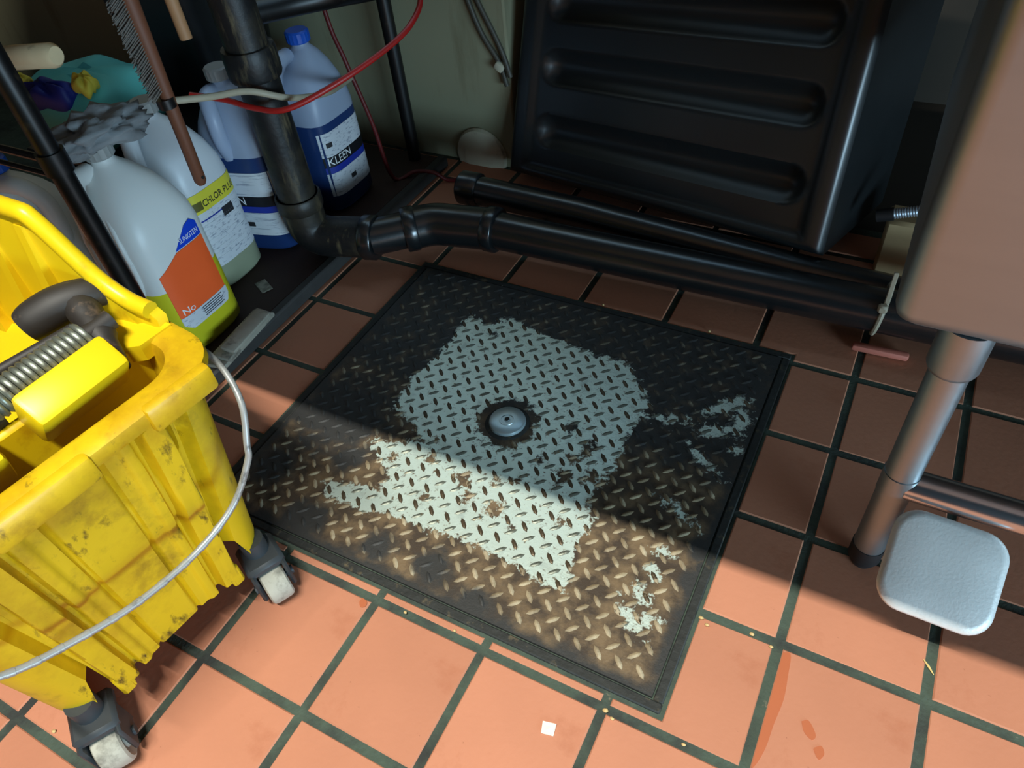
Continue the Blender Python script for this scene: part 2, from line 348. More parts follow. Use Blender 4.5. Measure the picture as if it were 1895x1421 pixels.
# rim and underside so that the sheet has thickness
base = len(pm.v); cs = [(PX0, PY0), (PX1, PY0), (PX1, PY1), (PX0, PY1)]
pm.add([(x, y, .003) for x, y in cs] + [(x, y, -.005) for x, y in cs], [(0, 1, 5, 4), (1, 2, 6, 5), (2, 3, 7, 6), (3, 0, 4, 7), (4, 5, 6, 7)])
po = pm.build('plate', 'plate', hatch, recalc=False); set_attr(po.data, 'wear', wear_at); set_attr(po.data, 'grime_shade', dark_at)
def lug_mb(sets):
    mb = MB(); L_, W_, H_ = .0100, .0030, .0016
    px, py = .0270, .0310
    i = 0
    for a in range(-1, 40):
        for b in range(-1, 30):
            x = PX0+a*px+(px/2 if sets else 0)+.006; y = PY0+b*py+(py/2 if sets else 0)+.006
            if not (PX0+.012 < x < PX1-.012 and PY0+.012 < y < PY1-.012): continue
            if math.hypot(x-KNOB[0], y-KNOB[1]) < .044: continue
            ang = -PI/4 if sets else PI/4
            c, s = math.cos(ang), math.sin(ang); vv = []
            for (u, v, z) in ((-L_, 0, 0), (-L_*.5, -W_, 0), (L_*.5, -W_, 0), (L_, 0, 0), (L_*.5, W_, 0), (-L_*.5, W_, 0), (-L_*.6, 0, H_), (-L_*.3, -W_*.45, H_), (L_*.3, -W_*.45, H_), (L_*.6, 0, H_), (L_*.3, W_*.45, H_), (-L_*.3, W_*.45, H_)):
                vv.append((x+u*c-v*s, y+u*s+v*c, .003+z))
            mb.add(vv, [(0, 1, 7, 6), (1, 2, 8, 7), (2, 3, 9, 8), (3, 4, 10, 9), (4, 5, 11, 10), (5, 0, 6, 11), (6, 7, 8, 9, 10, 11)])
    return mb
for sets, mt in ((0, 'lug_a'), (1, 'lug_b')):
    lo = lug_mb(sets).build('tread_lugs', mt, hatch, recalc=False); lo['kind'] = 'stuff'
    set_attr(lo.data, 'wear', wear_at); set_attr(lo.data, 'grime_shade', dark_at)
kb = MB().lathe([(.0, .0125), (.004, .0125), (.0045, .0105), (.0095, .0105), (.010, .0118), (.012, .0118), (.0125, .0108), (.026, .0108), (.0285, .0095), (.0295, .006), (.0295, .003), (0, .003)][::-1], 40, Matrix.Translation((KNOB[0], KNOB[1], 0)))
k_o = kb.build('lifting_knob', 'hub_metal', hatch); k_o['label'] = 'round pale metal disc with a socket in the middle'
MB().lathe([(0, .0105), (.0042, .0105), (.0042, .0128), (0, .0128)], 6, Matrix.Translation((KNOB[0], KNOB[1], 0))).build('socket', 'socket_dark', k_o)
MB().lathe([(.0, .003), (.036, .003), (.034, .0046), (0, .0046)], 40, Matrix.Translation((KNOB[0], KNOB[1], 0))).build('washer', 'frame_dark', hatch)

# ------------------------------------------------------------------ stainless sink table (its top hangs over the scene and shades the floor)
TE = -.750
sink = thing('sink_table', 'stainless steel sink table with deep bowl, tube leg and cross rail', 'sink', (.70, -.33, 0))
sp = Matrix.Translation((-.70, .33, 0))
def spart(mb, name, mat, parent=None, ang=40):
    q = MB().add(mb.v, mb.f, sp if parent is None else sp); return q.build(name, mat, parent or sink, ang)
spart(MB().box((-.35, (TE+.13)/2, .885), (1.94, .13-TE, .03), .006), 'tabletop', 'steel')
spart(MB().box((1.15, (TE+.40)/2, .885), (1.06, .40-TE, .03), .006), 'drainboard', 'steel')
spart(MB().tube([(-1.32, TE+.012, .882), (1.68, TE+.012, .882)], .018, 16), 'front_roll', 'steel')
def rrect(cx, cy, hx, hy, r, z, n=8):
    out = []
    for (sx, sy, a0) in ((1, 1, 0), (-1, 1, PI/2), (-1, -1, PI), (1, -1, 3*PI/2)):
        for k in range(n+1):
            a = a0+PI/2*k/n; out.append(Vector((cx+sx*(hx-r)+r*math.cos(a), cy+sy*(hy-r)+r*math.sin(a), z)))
    return out
bx, by, bhx, bhy = .640+.28, -.355+.26, .28, .26
rg = [rrect(bx, by, bhx-.03, bhy-.03, .012, .400), rrect(bx, by, bhx-.010, bhy-.010, .014, .4025), rrect(bx, by, bhx-.003, bhy-.003, .016, .409), rrect(bx, by, bhx, bhy, .018, .419), rrect(bx, by, bhx, bhy, .018, .870)]
b = MB().loft(rg, True, False); spart(b, 'bowl', 'steel')
LX, LY = .706, -.326
lg = spart(MB().tube([(LX, LY, .035), (LX, LY, .40)], .0185, 24), 'leg', 'steel')
q = MB().add(*(lambda m: (m.v, m.f))(MB().lathe([(.0185, .345), (.0215, .347), (.0235, .352), (.0235, .402), (.0, .402), (0, .345)], 24, Matrix.Translation((LX, LY, 0)))), sp); q.build('leg_socket', 'steel', lg)
q = MB().add(*(lambda m: (m.v, m.f))(MB().lathe([(0, 0), (.013, 0), (.015, .004), (.0195, .014), (.0195, .040), (0, .040)], 24, Matrix.Translation((LX, LY, 0)))), sp); q.build('leg_foot', 'rubber', lg)
spart(MB().tube([(LX+.008, LY, .168), (1.66, LY, .168)], .0185, 24), 'cross_rail', 'chrome')
spart(MB().tube([(LX, LY, .150), (LX, LY, .186)], .0195, 24), 'rail_collar', 'steel')
lg2 = spart(MB().tube([(1.62, LY, .0), (1.62, LY, .88)], .0185, 24), 'leg', 'steel')
lg3 = spart(MB().tube([(-1.28, TE+.06, .0), (-1.28, TE+.06, .88)], .0185, 24), 'leg', 'steel')

# pedal pad in front of the leg
pedal = thing('pedal', 'pale grey rounded square pedal pad beside the sink leg', 'pedal', (.800, -.300, 0))
pr_ = rotm(math.radians(32), math.radians(5), math.radians(2)); pc_ = Vector((-.031, -.098, .13))
def padring(hx, hy, r, z): return [pc_ + pr_ @ p for p in rrect(0, 0, hx, hy, r, z, 8)]
MB().loft([padring(.052, .050, .024, -.007), padring(.0565, .0545, .027, -.0035), padring(.058, .056, .028, 0), padring(.0565, .0545, .027, .0035), padring(.050, .048, .024, .0055), padring(.02, .02, .012, .0063)]).build('pad', 'pedal', pedal, 60)
MB().tube([(0, 0, .008), (-.030, -.094, .124)], .007, 12).build('stem', 'rubber', pedal)
MB().box((0, 0, .005), (.05, .05, .009), .003).build('foot_plate', 'rubber', pedal)

# ------------------------------------------------------------------ black ribbed bin leaning behind the pipes
EX = Vector((.9596, -.2631, .1001)); EY = Vector((-.023, .2811, .9594)); EN = Vector((-.2806, -.9229, .2637)); BO = Vector((-.161, .341, .030))
bin_ = thing('ribbed_bin', 'big black plastic bin with long recessed ribs leaning behind the pipes', 'bin', BO)
def bin_u(u, v): # slight draft of the sides
    k = .032*v/.343; return k+(u/.724)*(.724-k+.009*v/.381)
BH = .56
us = []; nu, nv = 90, 130
chan = [.104, .228, .345, .462]
def bin_d(u, v):
    d = 0
    # recessed field inside a frame
    e = min(u-.045, .69-u, v-.018, BH-.03-v); d -= .010*max(0, min(1, e/.012))
    for c in chan:
        du = max(.072+.03-u, u-(.662-.03), 0); r = math.hypot(du, v-c)
        if r < .034:
            d -= .026*math.cos(min(1, r/.034)*PI/2)**.8
    # rounded outer border
    e = min(u, .724-u, v, BH-v)
    if e < .016: d -= .016-math.sqrt(max(0, .016**2-(.016-e)**2))
    return d
def lin_s(a, b, n): return [a+(b-a)*k/n for k in range(n+1)]
ug = lin_s(0, .016, 4)[:-1]+lin_s(.016, .708, nu)+lin_s(.708, .724, 4)[1:]; vg = lin_s(0, .016, 4)[:-1]+lin_s(.016, BH-.016, nv)+lin_s(BH-.016, BH, 4)[1:]
vs = [EX*bin_u(u, v)+EY*v+EN*bin_d(u, v) for v in vg for u in ug]; W_ = len(ug)
fs = [(a+b*W_, a+1+b*W_, a+1+(b+1)*W_, a+(b+1)*W_) for b in range(len(vg)-1) for a in range(W_-1)]
MB().add(vs, fs).build('ribbed_front', 'bin_black', bin_, 50, recalc=False)
DP = .34
def bp(u, v, d): return EX*bin_u(u, v)+EY*v-EN*d
sh = MB(); i0, i1 = .0, .724
ring0 = [bp(0, 0, .016), bp(.724, 0, .016), bp(.724, BH, .016), bp(0, BH, .016)]
ring1 = [bp(.03, .02, DP), bp(.694, .02, DP), bp(.694, BH, DP), bp(.03, BH, DP)]
sh.loft([ring0, ring1], False, True); sh.build('shell', 'bin_black', bin_, 30)

# ------------------------------------------------------------------ drain pipes
def smooth_path(pts, bend=.05, n=8):
    P_ = [Vector(p) for p in pts]; out = [P_[0]]
    for i in range(1, len(P_)-1):
        a, b, c = P_[i-1:i+2]; d1 = (a-b); d2 = (c-b); k = min(bend, d1.length*.48, d2.length*.48)
        p0 = b+d1.normalized()*k; p1 = b+d2.normalized()*k
        for t in range(n+1):
            s = t/n; out.append(p0*(1-s)**2+b*2*s*(1-s)+p1*s*s)
    out.append(P_[-1]); return out
PR = .036
drain = thing('drain_pipe', 'black plastic drain pipe dropping down and running along the floor', 'pipe', (-.385, -.065, .07))
D0 = Matrix.Translation((.385, .065, -.07))
def dpart(mb, name, mat, parent=None):
    return MB().add(mb.v, mb.f, D0).build(name, mat, parent or drain)
A = Vector((-.385, -.065, .07)); B = Vector((-.262, -.030, .072)); Cc = Vector((-.165, .052, .074)); Dd = Vector((-.045, .074, .074)); E_ = Vector((1.05, .108, .064))
dpart(MB().tube([(-.385, -.065, .76), (-.385, -.065, .15)], PR, 24), 'riser', 'abs_dirty')
el = dpart(MB().tube(smooth_path([(-.385, -.065, .165), A, B], .085, 12), PR+.004, 24), 'elbow', 'abs_dirty')
def ring(c, d, r, l, nm='hub_ring', mat='abs_black'):
    d = Vector(d).normalized(); c = Vector(c)
    return dpart(MB().tube([c-d*l/2, c-d*l/2*.8, c+d*l/2*.8, c+d*l/2], [r-.002, r, r, r-.002], 24), nm, mat)
ring((-.385, -.065, .150), (0, 0, 1), PR+.008, .030, mat='abs_dirty')
ring(B, B-A, PR+.008, .026)
dpart(MB().tube([B, Cc], PR, 24), 'offset_run', 'abs_black')
bend = smooth_path([Cc-(Cc-B)*.35, Cc, Dd], .05, 10)
dpart(MB().tube(bend, PR+.005, 24), 'bend', 'abs_black')
ring(B+(Cc-B)*.62, Cc-B, PR+.008, .026); ring(Dd, E_-Dd, PR+.008, .024)
dpart(MB().tube([Dd, E_], PR, 24), 'floor_run', 'abs_black')
ring((-.385, -.065, .415), (0, 0, 1), PR+.009, .05, 'coupling', 'abs_dirty')
pipe2 = thing('rear_pipe', 'thinner black pipe running between the bin and the front drain pipe', 'pipe', (-.18, .172, .08))
D1 = Matrix.Translation((.18, -.172, -.08))
MB().add(*(lambda m: (m.v, m.f))(MB().tube([(-.15, .172, .086), (.1, .168, .084), (.5, .155, .066), (1.05, .145, .055)], .029, 22)), D1).build('run', 'abs_black', pipe2)
MB().add(*(lambda m: (m.v, m.f))(MB().tube([(-.172, .172, .086), (-.168, .172, .086), (-.13, .172, .086), (-.126, .172, .086)], [.030, .034, .034, .031], 22)), D1).build('end_cap', 'abs_black', pipe2)

# strap round the pipes at the sink
st = MB(); sc = Vector((.648, .100, .068)); ringp = []
for k in range(29):
    a = 2*PI*k/28; ringp.append(sc+Vector((.004*math.sin(a), math.cos(a)*.0405, math.sin(a)*.0415)))
st.tube(ringp, .004, 8, False)
strap = thing('pipe_strap', 'white plastic tie strap round the drain pipe near the sink', 'strap', (.648, .06, .03))
S0 = Matrix.Translation((-.648, -.06, -.03))
MB().add(st.v, st.f, S0).build('band', 'cable_white', strap)
MB().box((.0, .004, .066), (.014, .012, .014), .003).build('buckle', 'cable_white', strap)
MB().box((.003, .016, .098), (.007, .004, .050), .001, rotm(-.3, 0, 0)).build('tail', 'cable_white', strap)

# ------------------------------------------------------------------ storage rack with low shelf
rack = thing('storage_rack', 'black metal rack with slim posts and a low dark shelf holding jugs', 'rack', (-.65, -.06, 0))
K0 = Matrix.Translation((.65, .06, 0))
def rpart(mb, name, mat, parent=None): return MB().add(mb.v, mb.f, K0).build(name, mat, parent or rack)
sh_ = rpart(MB().box((-.655, -.06, .012), (.60, .84, .024), .003), 'bottom_shelf', 'shelf_dark')
rpart(MB().box((-.343, -.06, .0145), (.022, .85, .029), .004), 'shelf_edge', 'lip_dark')
for (x, y) in ((-.375, -.452), (-.405, .335), (-.93, -.452), (-.93, .335)):
    po_ = rpart(MB().tube([(x, y, .0), (x, y, .80)], .0150, 14), 'post', 'rack_black')
    rpart(MB().tube([(x, y, .425), (x, y, .455)], .0190, 14), 'collar', 'rack_black', po_)
rpart(MB().tube([(-.375, -.452, .44), (-.93, -.452, .44)], .0055, 8), 'rail', 'rack_black')
rpart(MB().tube([(-.375, -.452, .415), (-.93, -.452, .415)], .004, 8), 'rail', 'rack_black')
rpart(MB().box((-.78, .06, .234), (.32, .54, .014), .003), 'middle_shelf', 'rack_black')
for y in (-.21, .33): rpart(MB().tube([(-.93, y, .222), (-.62, y, .222)], .006, 8), 'shelf_bracket', 'rack_black')

# ------------------------------------------------------------------ jugs
def se(hx, hy, n, k, N_=48):
    a = 2*PI*k/N_; c, s = math.cos(a), math.sin(a); r = (abs(c)**n+abs(s)**n)**(-1/n)
    return hx*r*c, hy*r*s
SHELF = .0245
def jug(name, label, loc, rz, H=.355, hx=.076, hy=.074, shell='hdpe', liquid=None, level=.3, cap='cap_white', group='chemical jugs on the low shelf', nk=(-.008, 0)):
    t = thing(name, label, 'jug', loc, rz, group)
    # (z fraction, width scale, exponent, neck shift)
    prof = [(.0, .86, 3.2, 0), (.012, .93, 3.6, 0), (.035, 1.0, 4.2, 0), (.30, 1.0, 4.4, 0), (.60, 1.0, 4.2, 0), (.68, .97, 3.6, .05), (.76, .86, 3.0, .2), (.83, .68, 2.6, .5), (.885, .46, 2.2, .85), (.915, .30, 2.0, 1), (.93, .24, 2.0, 1), (.955, .235, 2.0, 1)]
    def ringz(zf, sc, n, sh, k=1.0, N_=48):
        return [Vector((nk[0]*sh+se(hx*sc*k, hy*sc*k, n, j, N_)[0], nk[1]*sh+se(hx*sc*k, hy*sc*k, n, j, N_)[1], zf*H)) for j in range(N_)]
    if liquid:
        pl = [p for p in prof if p[0] < level]; pl.append((level, 1.0, 4.3, 0)); pu = [(level, 1.0, 4.3, 0)]+[p for p in prof if p[0] > level]
        MB().loft([ringz(*p) for p in pu], False, True).build('body', shell, t, 50)
        MB().loft([ringz(*p) for p in pl]).build('liquid', liquid, t, 50)
    else: MB().loft([ringz(*p) for p in prof]).build('body', shell, t, 50)
    # handle: hollow grip bowed over the -y / -x shoulder
    hp = catmull([(nk[0]-.010, -hy*.30, H*.90), (nk[0]-.004, -hy*.72, H*.90), (0, -hy*.98, H*.82), (0, -hy*1.0, H*.70), (0, -hy*.86, H*.60)], 6)
    MB().tube(hp, [.0145]*len(hp), 12).build('handle', shell, t, 60)
    z0 = H*.945
    cp = MB()
    prof_c = [(0, z0), (.0215, z0), (.0225, z0+.002), (.0225, z0+.019), (.020, z0+.022), (0, z0+.022)]
    n = 36; rings = [[Vector((nk[0]+r*(1+(.04 if (j % 2 and .01 < r and z0+.001 < z < z0+.02) else 0))*math.cos(2*PI*j/n), nk[1]+r*(1+(.04 if (j % 2 and .01 < r and z0+.001 < z < z0+.02) else 0))*math.sin(2*PI*j/n), z)) for j in range(n)] for r, z in prof_c]
    cp.loft(rings).build('cap', cap, t, 30)
    return t, hx, hy
def label_patch(t, hx, hy, rect_or_poly, mat, off=.0012, name='label', face='x', n=4.2):
    """flat label wrapped on the +x (or -y) side: polygon in (s, z) where s runs to the right as one reads it"""
    poly = rect_or_poly
    if len(poly) == 4 and not isinstance(poly[0], (tuple, list)):
        s0, s1, z0, z1 = poly; poly = [(s0, z0), (s1, z0), (s1, z1), (s0, z1)]
    bm = bmesh.new(); bm.faces.new([bm.verts.new((s, z, 0)) for s, z in poly])
    s0 = min(p[0] for p in poly); s1 = max(p[0] for p in poly)
    for k in range(1, 16):
        s = s0+(s1-s0)*k/16
        bmesh.ops.bisect_plane(bm, geom=bm.verts[:]+bm.edges[:]+bm.faces[:], plane_co=(s, 0, 0), plane_no=(1, 0, 0))
    def mp(s, z, o):
        if face == 'x':
            q = min(.999, abs(s)/hy); d = hx*(1-q**n)**(1/n)+o; return Vector((d, s, z))
        q = min(.999, abs(s)/hx); d = hy*(1-q**n)**(1/n)+o; return Vector((s, -d, z))
    bm.verts.index_update()
    vs = [mp(v.co.x, v.co.y, off) for v in bm.verts]; fs = [[v.index for v in f.verts] for f in bm.faces]; nv_ = len(vs)
    vs += [mp(v.co.x, v.co.y, off-.0008) for v in bm.verts]; fs += [[i+nv_ for i in reversed(f)] for f in fs]
    for e in bm.edges:
        if e.is_boundary: a, b = e.verts[0].index, e.verts[1].index; fs.append([a, b, b+nv_, a+nv_])
    bm.free()
    return MB().add(vs, fs).build(name, mat, t, 30)
def text_on(t, hx, hy, body, s, z, size, mat, off=.0024, face='x', name='lettering', n=4.2, parent=None, width=None):
    cu = bpy.data.curves.new('txt', 'FONT'); cu.body = body; cu.size = size; cu.align_x = 'CENTER'; cu.align_y = 'CENTER'; cu.resolution_u = 3
    o = bpy.data.objects.new('txt', cu); COL.objects.link(o)
    dg = bpy.context.evaluated_depsgraph_get(); dg.update()
    me = bpy.data.meshes.new_from_object(o.evaluated_get(dg)); bpy.data.objects.remove(o)
    xs = [v.co.x for v in me.vertices]; kx = (width/(max(xs)-min(xs))) if width else 1
    for v in me.vertices:
        ss = s+v.co.x*kx; zz = z+v.co.y
        if face == 'x':
            q = min(.999, abs(ss)/hy); v.co = (hx*(1-q**n)**(1/n)+off, ss, zz)
        else:
            q = min(.999, abs(ss)/hx); v.co = (ss, -hy*(1-q**n)**(1/n)-off, zz)
    me.materials.clear(); me.materials.append(MATS[mat]); ob = bpy.data.objects.new(name, me); COL.objects.link(ob); ob.parent = parent or t
    return ob
# 1: jug with orange label and yellow liquid
j1, a, b = jug('chemical_jug', 'translucent jug with orange and blue label, half full of yellow liquid', (-.467, -.335, SHELF), 0, .365, .077, .075, 'hdpe', 'liq_yellow', .385)
J1Z = .010
def up(q): return [(p[0], p[1]+J1Z) for p in q]
lo = label_patch(j1, a, b, up([(-.055, .074), (.049, .074), (.049, .182), (-.010, .182), (-.055, .160)]), 'lab_orange')
label_patch(j1, a, b, up([(-.010, .184), (.049, .184), (.049, .208), (.038, .218), (.024, .214)]), 'lab_blue')
lw = label_patch(j1, a, b, up([(-.055, .058), (-.042, .046), (.042, .046), (.050, .058), (.050, .0735), (-.055, .0735)]), 'lab_white')
text_on(j1, a, b, 'SUNKITEN', .023, .195+J1Z, .013, 'ink_white', width=.042)
text_on(j1, a, b, 'No', -.036, .083+J1Z, .018, 'ink_white', width=.024)
for k in range(5): label_patch(j1, a, b, (-.012, .034-.004*(k % 2), .0685-.0042*k+J1Z, .0698-.0042*k+J1Z), 'ink_dark', .0018, 'print_line')
gp = []
for k in range(33):
    an = 2*PI*k/32; ss = .006+.042*math.copysign(abs(math.cos(an))**.8, math.cos(an)); zz = .205+.085*math.copysign(abs(math.sin(an))**.8, math.sin(an)); f = 1.0 if zz < .215 else 1-.33*((zz-.215)/.075)**2
    gp.append((ss*f, -b*f*(1-(abs(ss)/a)**4.2)**(1/4.2), zz))
MB().tube(gp, .0045, 8, False).build('grip_ridge', 'hdpe', j1, 60)
# 2: chlorine jug
j2, a, b = jug('chemical_jug', 'white jug with a yellow banded label between the orange and blue jugs', (-.545, -.176, SHELF), 0, .35, .072, .066, 'hdpe_white', 'liq_pale', .22)
label_patch(j2, a, b, (-.055, .056, .055, .168), 'lab_white'); label_patch(j2, a, b, (-.055, .056, .168, .205), 'lab_yellow')
label_patch(j2, a, b, (-.055, -.030, .174, .190), 'lab_olive', .0018, 'label_band')
text_on(j2, a, b, 'CHLOR PLUS', .012, .182, .018, 'ink_dark', width=.082)
for k in range(9): label_patch(j2, a, b, (-.045, .010+.02*(k % 3), .152-.010*k, .1545-.010*k), 'lab_navy' if k == 0 else 'lab_white', .0018, 'print_line')
label_patch(j2, a, b, (.004, .030, .138, .156), 'ink_dark', .0018, 'print_block')
# 3 + 4: blue jugs
def blue_label(t, a, b, face, w):
    label_patch(t, a, b, (-w, w, .130, .180), 'lab_white', face=face); bk = label_patch(t, a, b, (-w, w, .108, .1295), 'lab_black', face=face)
    label_patch(t, a, b, (-w, w, .094, .1075), 'lab_navy', face=face); label_patch(t, a, b, (-w, w, .042, .0935), 'lab_white', face=face)
    text_on(t, a, b, 'KLEEN', -w*.45, .119, .024, 'ink_white', face=face, width=w*.95)
    label_patch(t, a, b, (-w*.85, -w*.65, .150, .160), 'ink_dark', .0018, 'print_mark', face=face); label_patch(t, a, b, (-w*.2, w*.05, .062, .072), 'ink_dark', .0018, 'print_mark', face=face)
j3, a, b = jug('chemical_jug', 'jug of blue liquid directly behind the black drain riser', (-.516, -.026, SHELF), math.radians(14), .35, .074, .072, 'hdpe_blue', 'liq_blue', .60)
blue_label(j3, a, b, 'y', .066); blue_label(j3, a, b, 'x', .050)
j4, a, b = jug('chemical_jug', 'jug of blue liquid with bright blue cap nearest the wall', (-.492, .138, SHELF), 0, .352, .074, .070, 'hdpe_blue', 'liq_blue', .56, 'cap_blue', nk=(.012, .01))
blue_label(j4, a, b, 'x', .064)
j0, a, b = jug('chemical_jug', 'plain white jug with blue cap at the rack left of its front post', (-.652, -.398, SHELF), math.radians(90), .345, .072, .074, 'hdpe', None, .3, 'cap_blue')

# ------------------------------------------------------------------ yellow mop bucket
BA = math.radians(-8)
bucket = thing('mop_bucket', 'dirty yellow plastic mop bucket on grey casters', 'mop bucket', (.030, -.800, 0), BA)
TOP = .400; LEN = .54
def smooth01(x): x = max(0, min(1, x)); return x*x*(3-2*x)
def rel(y, t):
    """relief of the visible end: + is outwards; y across, t 0..1 height"""
    a = abs(y); d = 0
    def band(lo, hi, e=.0035): return smooth01((a-lo)/e+.5)*smooth01((hi-a)/e+.5)
    d -= .016*band(.092, .110); d -= .012*band(.060, .068)
    d += .004*band(.068, .092); d -= .004*smooth01((.05-a)/.006)
    d += .008*smooth01((t-.47)/.05)*(1-band(.092, .110))
    d += .006*band(.098, .104, .002)*smooth01((t-.72)/.03)*2
    d -= .006*smooth01((.03-abs(a-.030))/.004-6.5)
    return d
def outline(off_top, t, extra, npf=96):
    """ring of points (local, visible end at +x) for height parameter t with outward offset extra"""
    hw = .142+(.172-.142)*t+extra; x1 = -.020+.020*t+extra; x0 = -LEN+.05*(1-t)-extra; r = .050+extra*.5
    pts = []
    ys = [hw-r-(2*(hw-r))*k/npf for k in range(npf+1)]
    def corner(cx, cy, a0, a1, n=8): return [(cx+r*math.cos(a0+(a1-a0)*k/n), cy+r*math.sin(a0+(a1-a0)*k/n)) for k in range(n+1)]
    for k, y in enumerate(ys): pts.append((x1+(rel(y*.155/(hw), t) if off_top else 0), y))
    pts += corner(x1-r, -hw+r, 0, -PI/2)[1:]
    pts += [(x1-r-(x1-x0-2*r)*k/12, -hw) for k in range(1, 12)]
    pts += corner(x0+r, -hw+r, -PI/2, -PI)
    pts += [(x0, -hw+r+(2*(hw-r))*k/12) for k in range(1, 12)]
    pts += corner(x0+r, hw-r, PI, PI/2)
    pts += [(x0+r+(x1-x0-2*r)*k/12, hw) for k in range(1, 12)]
    pts += corner(x1-r, hw-r, PI/2, 0)[:-1]
    return pts
def zbot(x, y):
    a = abs(y)
    if x < -.06: return .085 if a > .09 and x > -.12 else .105
    if a > .104: return .088
    if a > .088: return .135
    if a > .072: return .074
    return .084
rings = []
base_o = outline(True, 0, 0)
for t in [0, .03, .1, .2, .3, .4, .44, .47, .50, .54, .6, .7, .74, .78, .86, .93]:
    o_ = outline(True, t, 0)
    rings.append([Vector((x, y, zbot(bx_, by_)+(TOP-.022-zbot(bx_, by_))*t/.93)) for (x, y), (bx_, by_) in zip(o_, base_o)])
for (ex, z) in ((.011, TOP-.020), (.014, TOP-.012), (.013, TOP-.003), (.007, TOP), (-.012, TOP), (-.019, TOP-.003), (-.022, TOP-.012)):
    o_ = outline(False, 1, ex); rings.append([Vector((x, y, z)) for x, y in o_])
for (t, z) in ((.75, .30), (.4, .20), (.1, .125)):
    o_ = outline(False, t, -.024); rings.append([Vector((x, y, z)) for x, y in o_])
MB().loft(rings, False, True).build('tub', 'yellow', bucket, 45)
wt = [Vector((x*.98-.005, y*.98, .300)) for x, y in outline(False, .72, -.0265)]
M('tub_dark_sheet', (46, 34, 16), .12, var=.2, scale=6)  # dark sheet added to give the dirty tub interior its shade
MB().loft([[p-Vector((0, 0, .006)) for p in wt], wt]).build('tub_dark_sheet', 'tub_dark_sheet', bucket)
# raised rim blocks either side of the notches
for y in (-.125, -.02, .125):
    MB().box((.010, y, TOP-.014), (.016, .075 if abs(y) > .1 else .10, .030), .005, None, 2).build('rim_block', 'yellow', bucket)
# stepped skirt tabs
for y in (-.080, .080): MB().box((-.022, y, .088), (.014, .016, .034), .003).build('skirt_tab', 'yellow', bucket)
# casters
def caster(sx, sy, sw, dirx):
    c = MB()
    d = Vector((math.cos(sw), math.sin(sw), 0)); n = Vector((-d.y, d.x, 0)); hub = Vector((sx, sy, 0))+d*.022+Vector((0, 0, .030))
    c.tube([(sx, sy, .066), (sx, sy, .100)], .016, 16)
    rot = Matrix((d, n, Vector((0, 0, 1)))).transposed()
    c.box(Vector((sx, sy, .068))+d*.006, (.052, .050, .016), .005, rot)
    for s in (-1, 1):
        c.box(hub+n*s*.0205+Vector((0, 0, .014))-d*.004, (.044, .006, .052), .003, rot)
    f = c.build('caster_fork', 'caster_grey', bucket)
    m = Matrix.Translation(hub) @ aim(n)
    MB().lathe([(0, -.0155), (.012, -.0155), (.014, -.013), (.025, -.0155), (.0285, -.0135), (.0300, -.009), (.0300, .009), (.0285, .0135), (.025, .0155), (.014, .013), (.012, .0155), (0, .0155)], 32, m).build('caster_wheel', 'wheel', f)
    MB().lathe([(0, -.0265), (.006, -.0265), (.006, .0265), (0, .0265)], 12, m).build('axle', 'caster_grey', f)
caster(-.035, .122, math.radians(-18), 1); caster(-.035, -.122, math.radians(-22), 1)
caster(-.45, .115, math.radians(160), 1); caster(-.45, -.115, math.radians(170), 1)
# wire bail hanging across the end
bw = [(-.10, .182, .372), (-.03, .186, .370), (.020, .172, .345), (.036, .150, .305), (.038, .140, .285), (.036, .105, .248), (.036, .05, .232), (.036, -.02, .236), (.032, -.085, .254), (.026, -.135, .275), (.010, -.180, .31), (-.03, -.196, .35), (-.10, -.190, .372)]
bl = MB().tube(catmull(bw, 8), .0036, 10).build('bail', 'bail_wire', bucket)
pth = catmull(bw, 8)
for k in range(44, 84, 3):
    p, q = pth[k], pth[k+1]; d = (q-p).normalized()
    MB().tube([p-d*.0035, p+d*.0035], .0041, 10).build('bail_ring', 'bail_wire', bl)
for s in (1, -1): MB().lathe([(0, -.006), (.010, -.006), (.010, .006), (0, .006)], 16, Matrix.Translation((-.10, s*.180, .372)) @ aim((0, 1, 0))).build('bail_pivot', 'caster_grey', bucket)

# ------------------------------------------------------------------ wringer set into the bucket
wr = thing('mop_wringer', 'yellow wringer with black lever and grey spring set in the bucket', 'wringer', (-.20, -.70, .40), BA)
WI = (Matrix.Translation((-.20, -.70, .40)) @ Matrix.Rotation(BA, 4, 'Z')).inverted()
def wpart(mb, name, mat, parent=None, ang=40): return MB().add(mb.v, mb.f, WI).build(name, mat, parent or wr, ang)
def slab(poly, nrm, th, mbx=None):
    """polygon (3-D points) given thickness th along -nrm"""
    n = Vector(nrm).normalized(); k = len(poly); vs = [Vector(p) for p in poly]+[Vector(p)-n*th for p in poly]
    fs = [tuple(range(k)), tuple(range(2*k-1, k-1, -1))]+[(i, (i+1) % k, (i+1) % k+k, i+k) for i in range(k)]
    m = mbx or MB(); m.add(vs, fs); return m
# far wall of the hopper: leans inward going down, tall part on the left, shoulder on the right
def hw(x, z): return Vector((x, -.618-(z-.40)*.10-max(0, .40-z)*.35, z))
top = [(-.42, .52), (-.150, .52), (-.128, .516), (-.117, .50), (-.085, .448), (-.060, .424), (-.030, .420), (-.022, .410), (-.022, .372), (-.10, .33), (-.42, .25)]
wall_w = wpart(slab([hw(x, z) for x, z in top], (0, -1, 0), .012), 'back_wall', 'yellow_clean')
# rolled edge on top of that wall
ed = catmull([hw(-.42, .522), hw(-.28, .522), hw(-.150, .522), hw(-.122, .512), hw(-.090, .452), hw(-.060, .427), hw(-.028, .421)], 5)
wpart(MB().tube([p+Vector((0, .003, 0)) for p in ed], .0095, 10), 'edge_roll', 'yellow_clean')
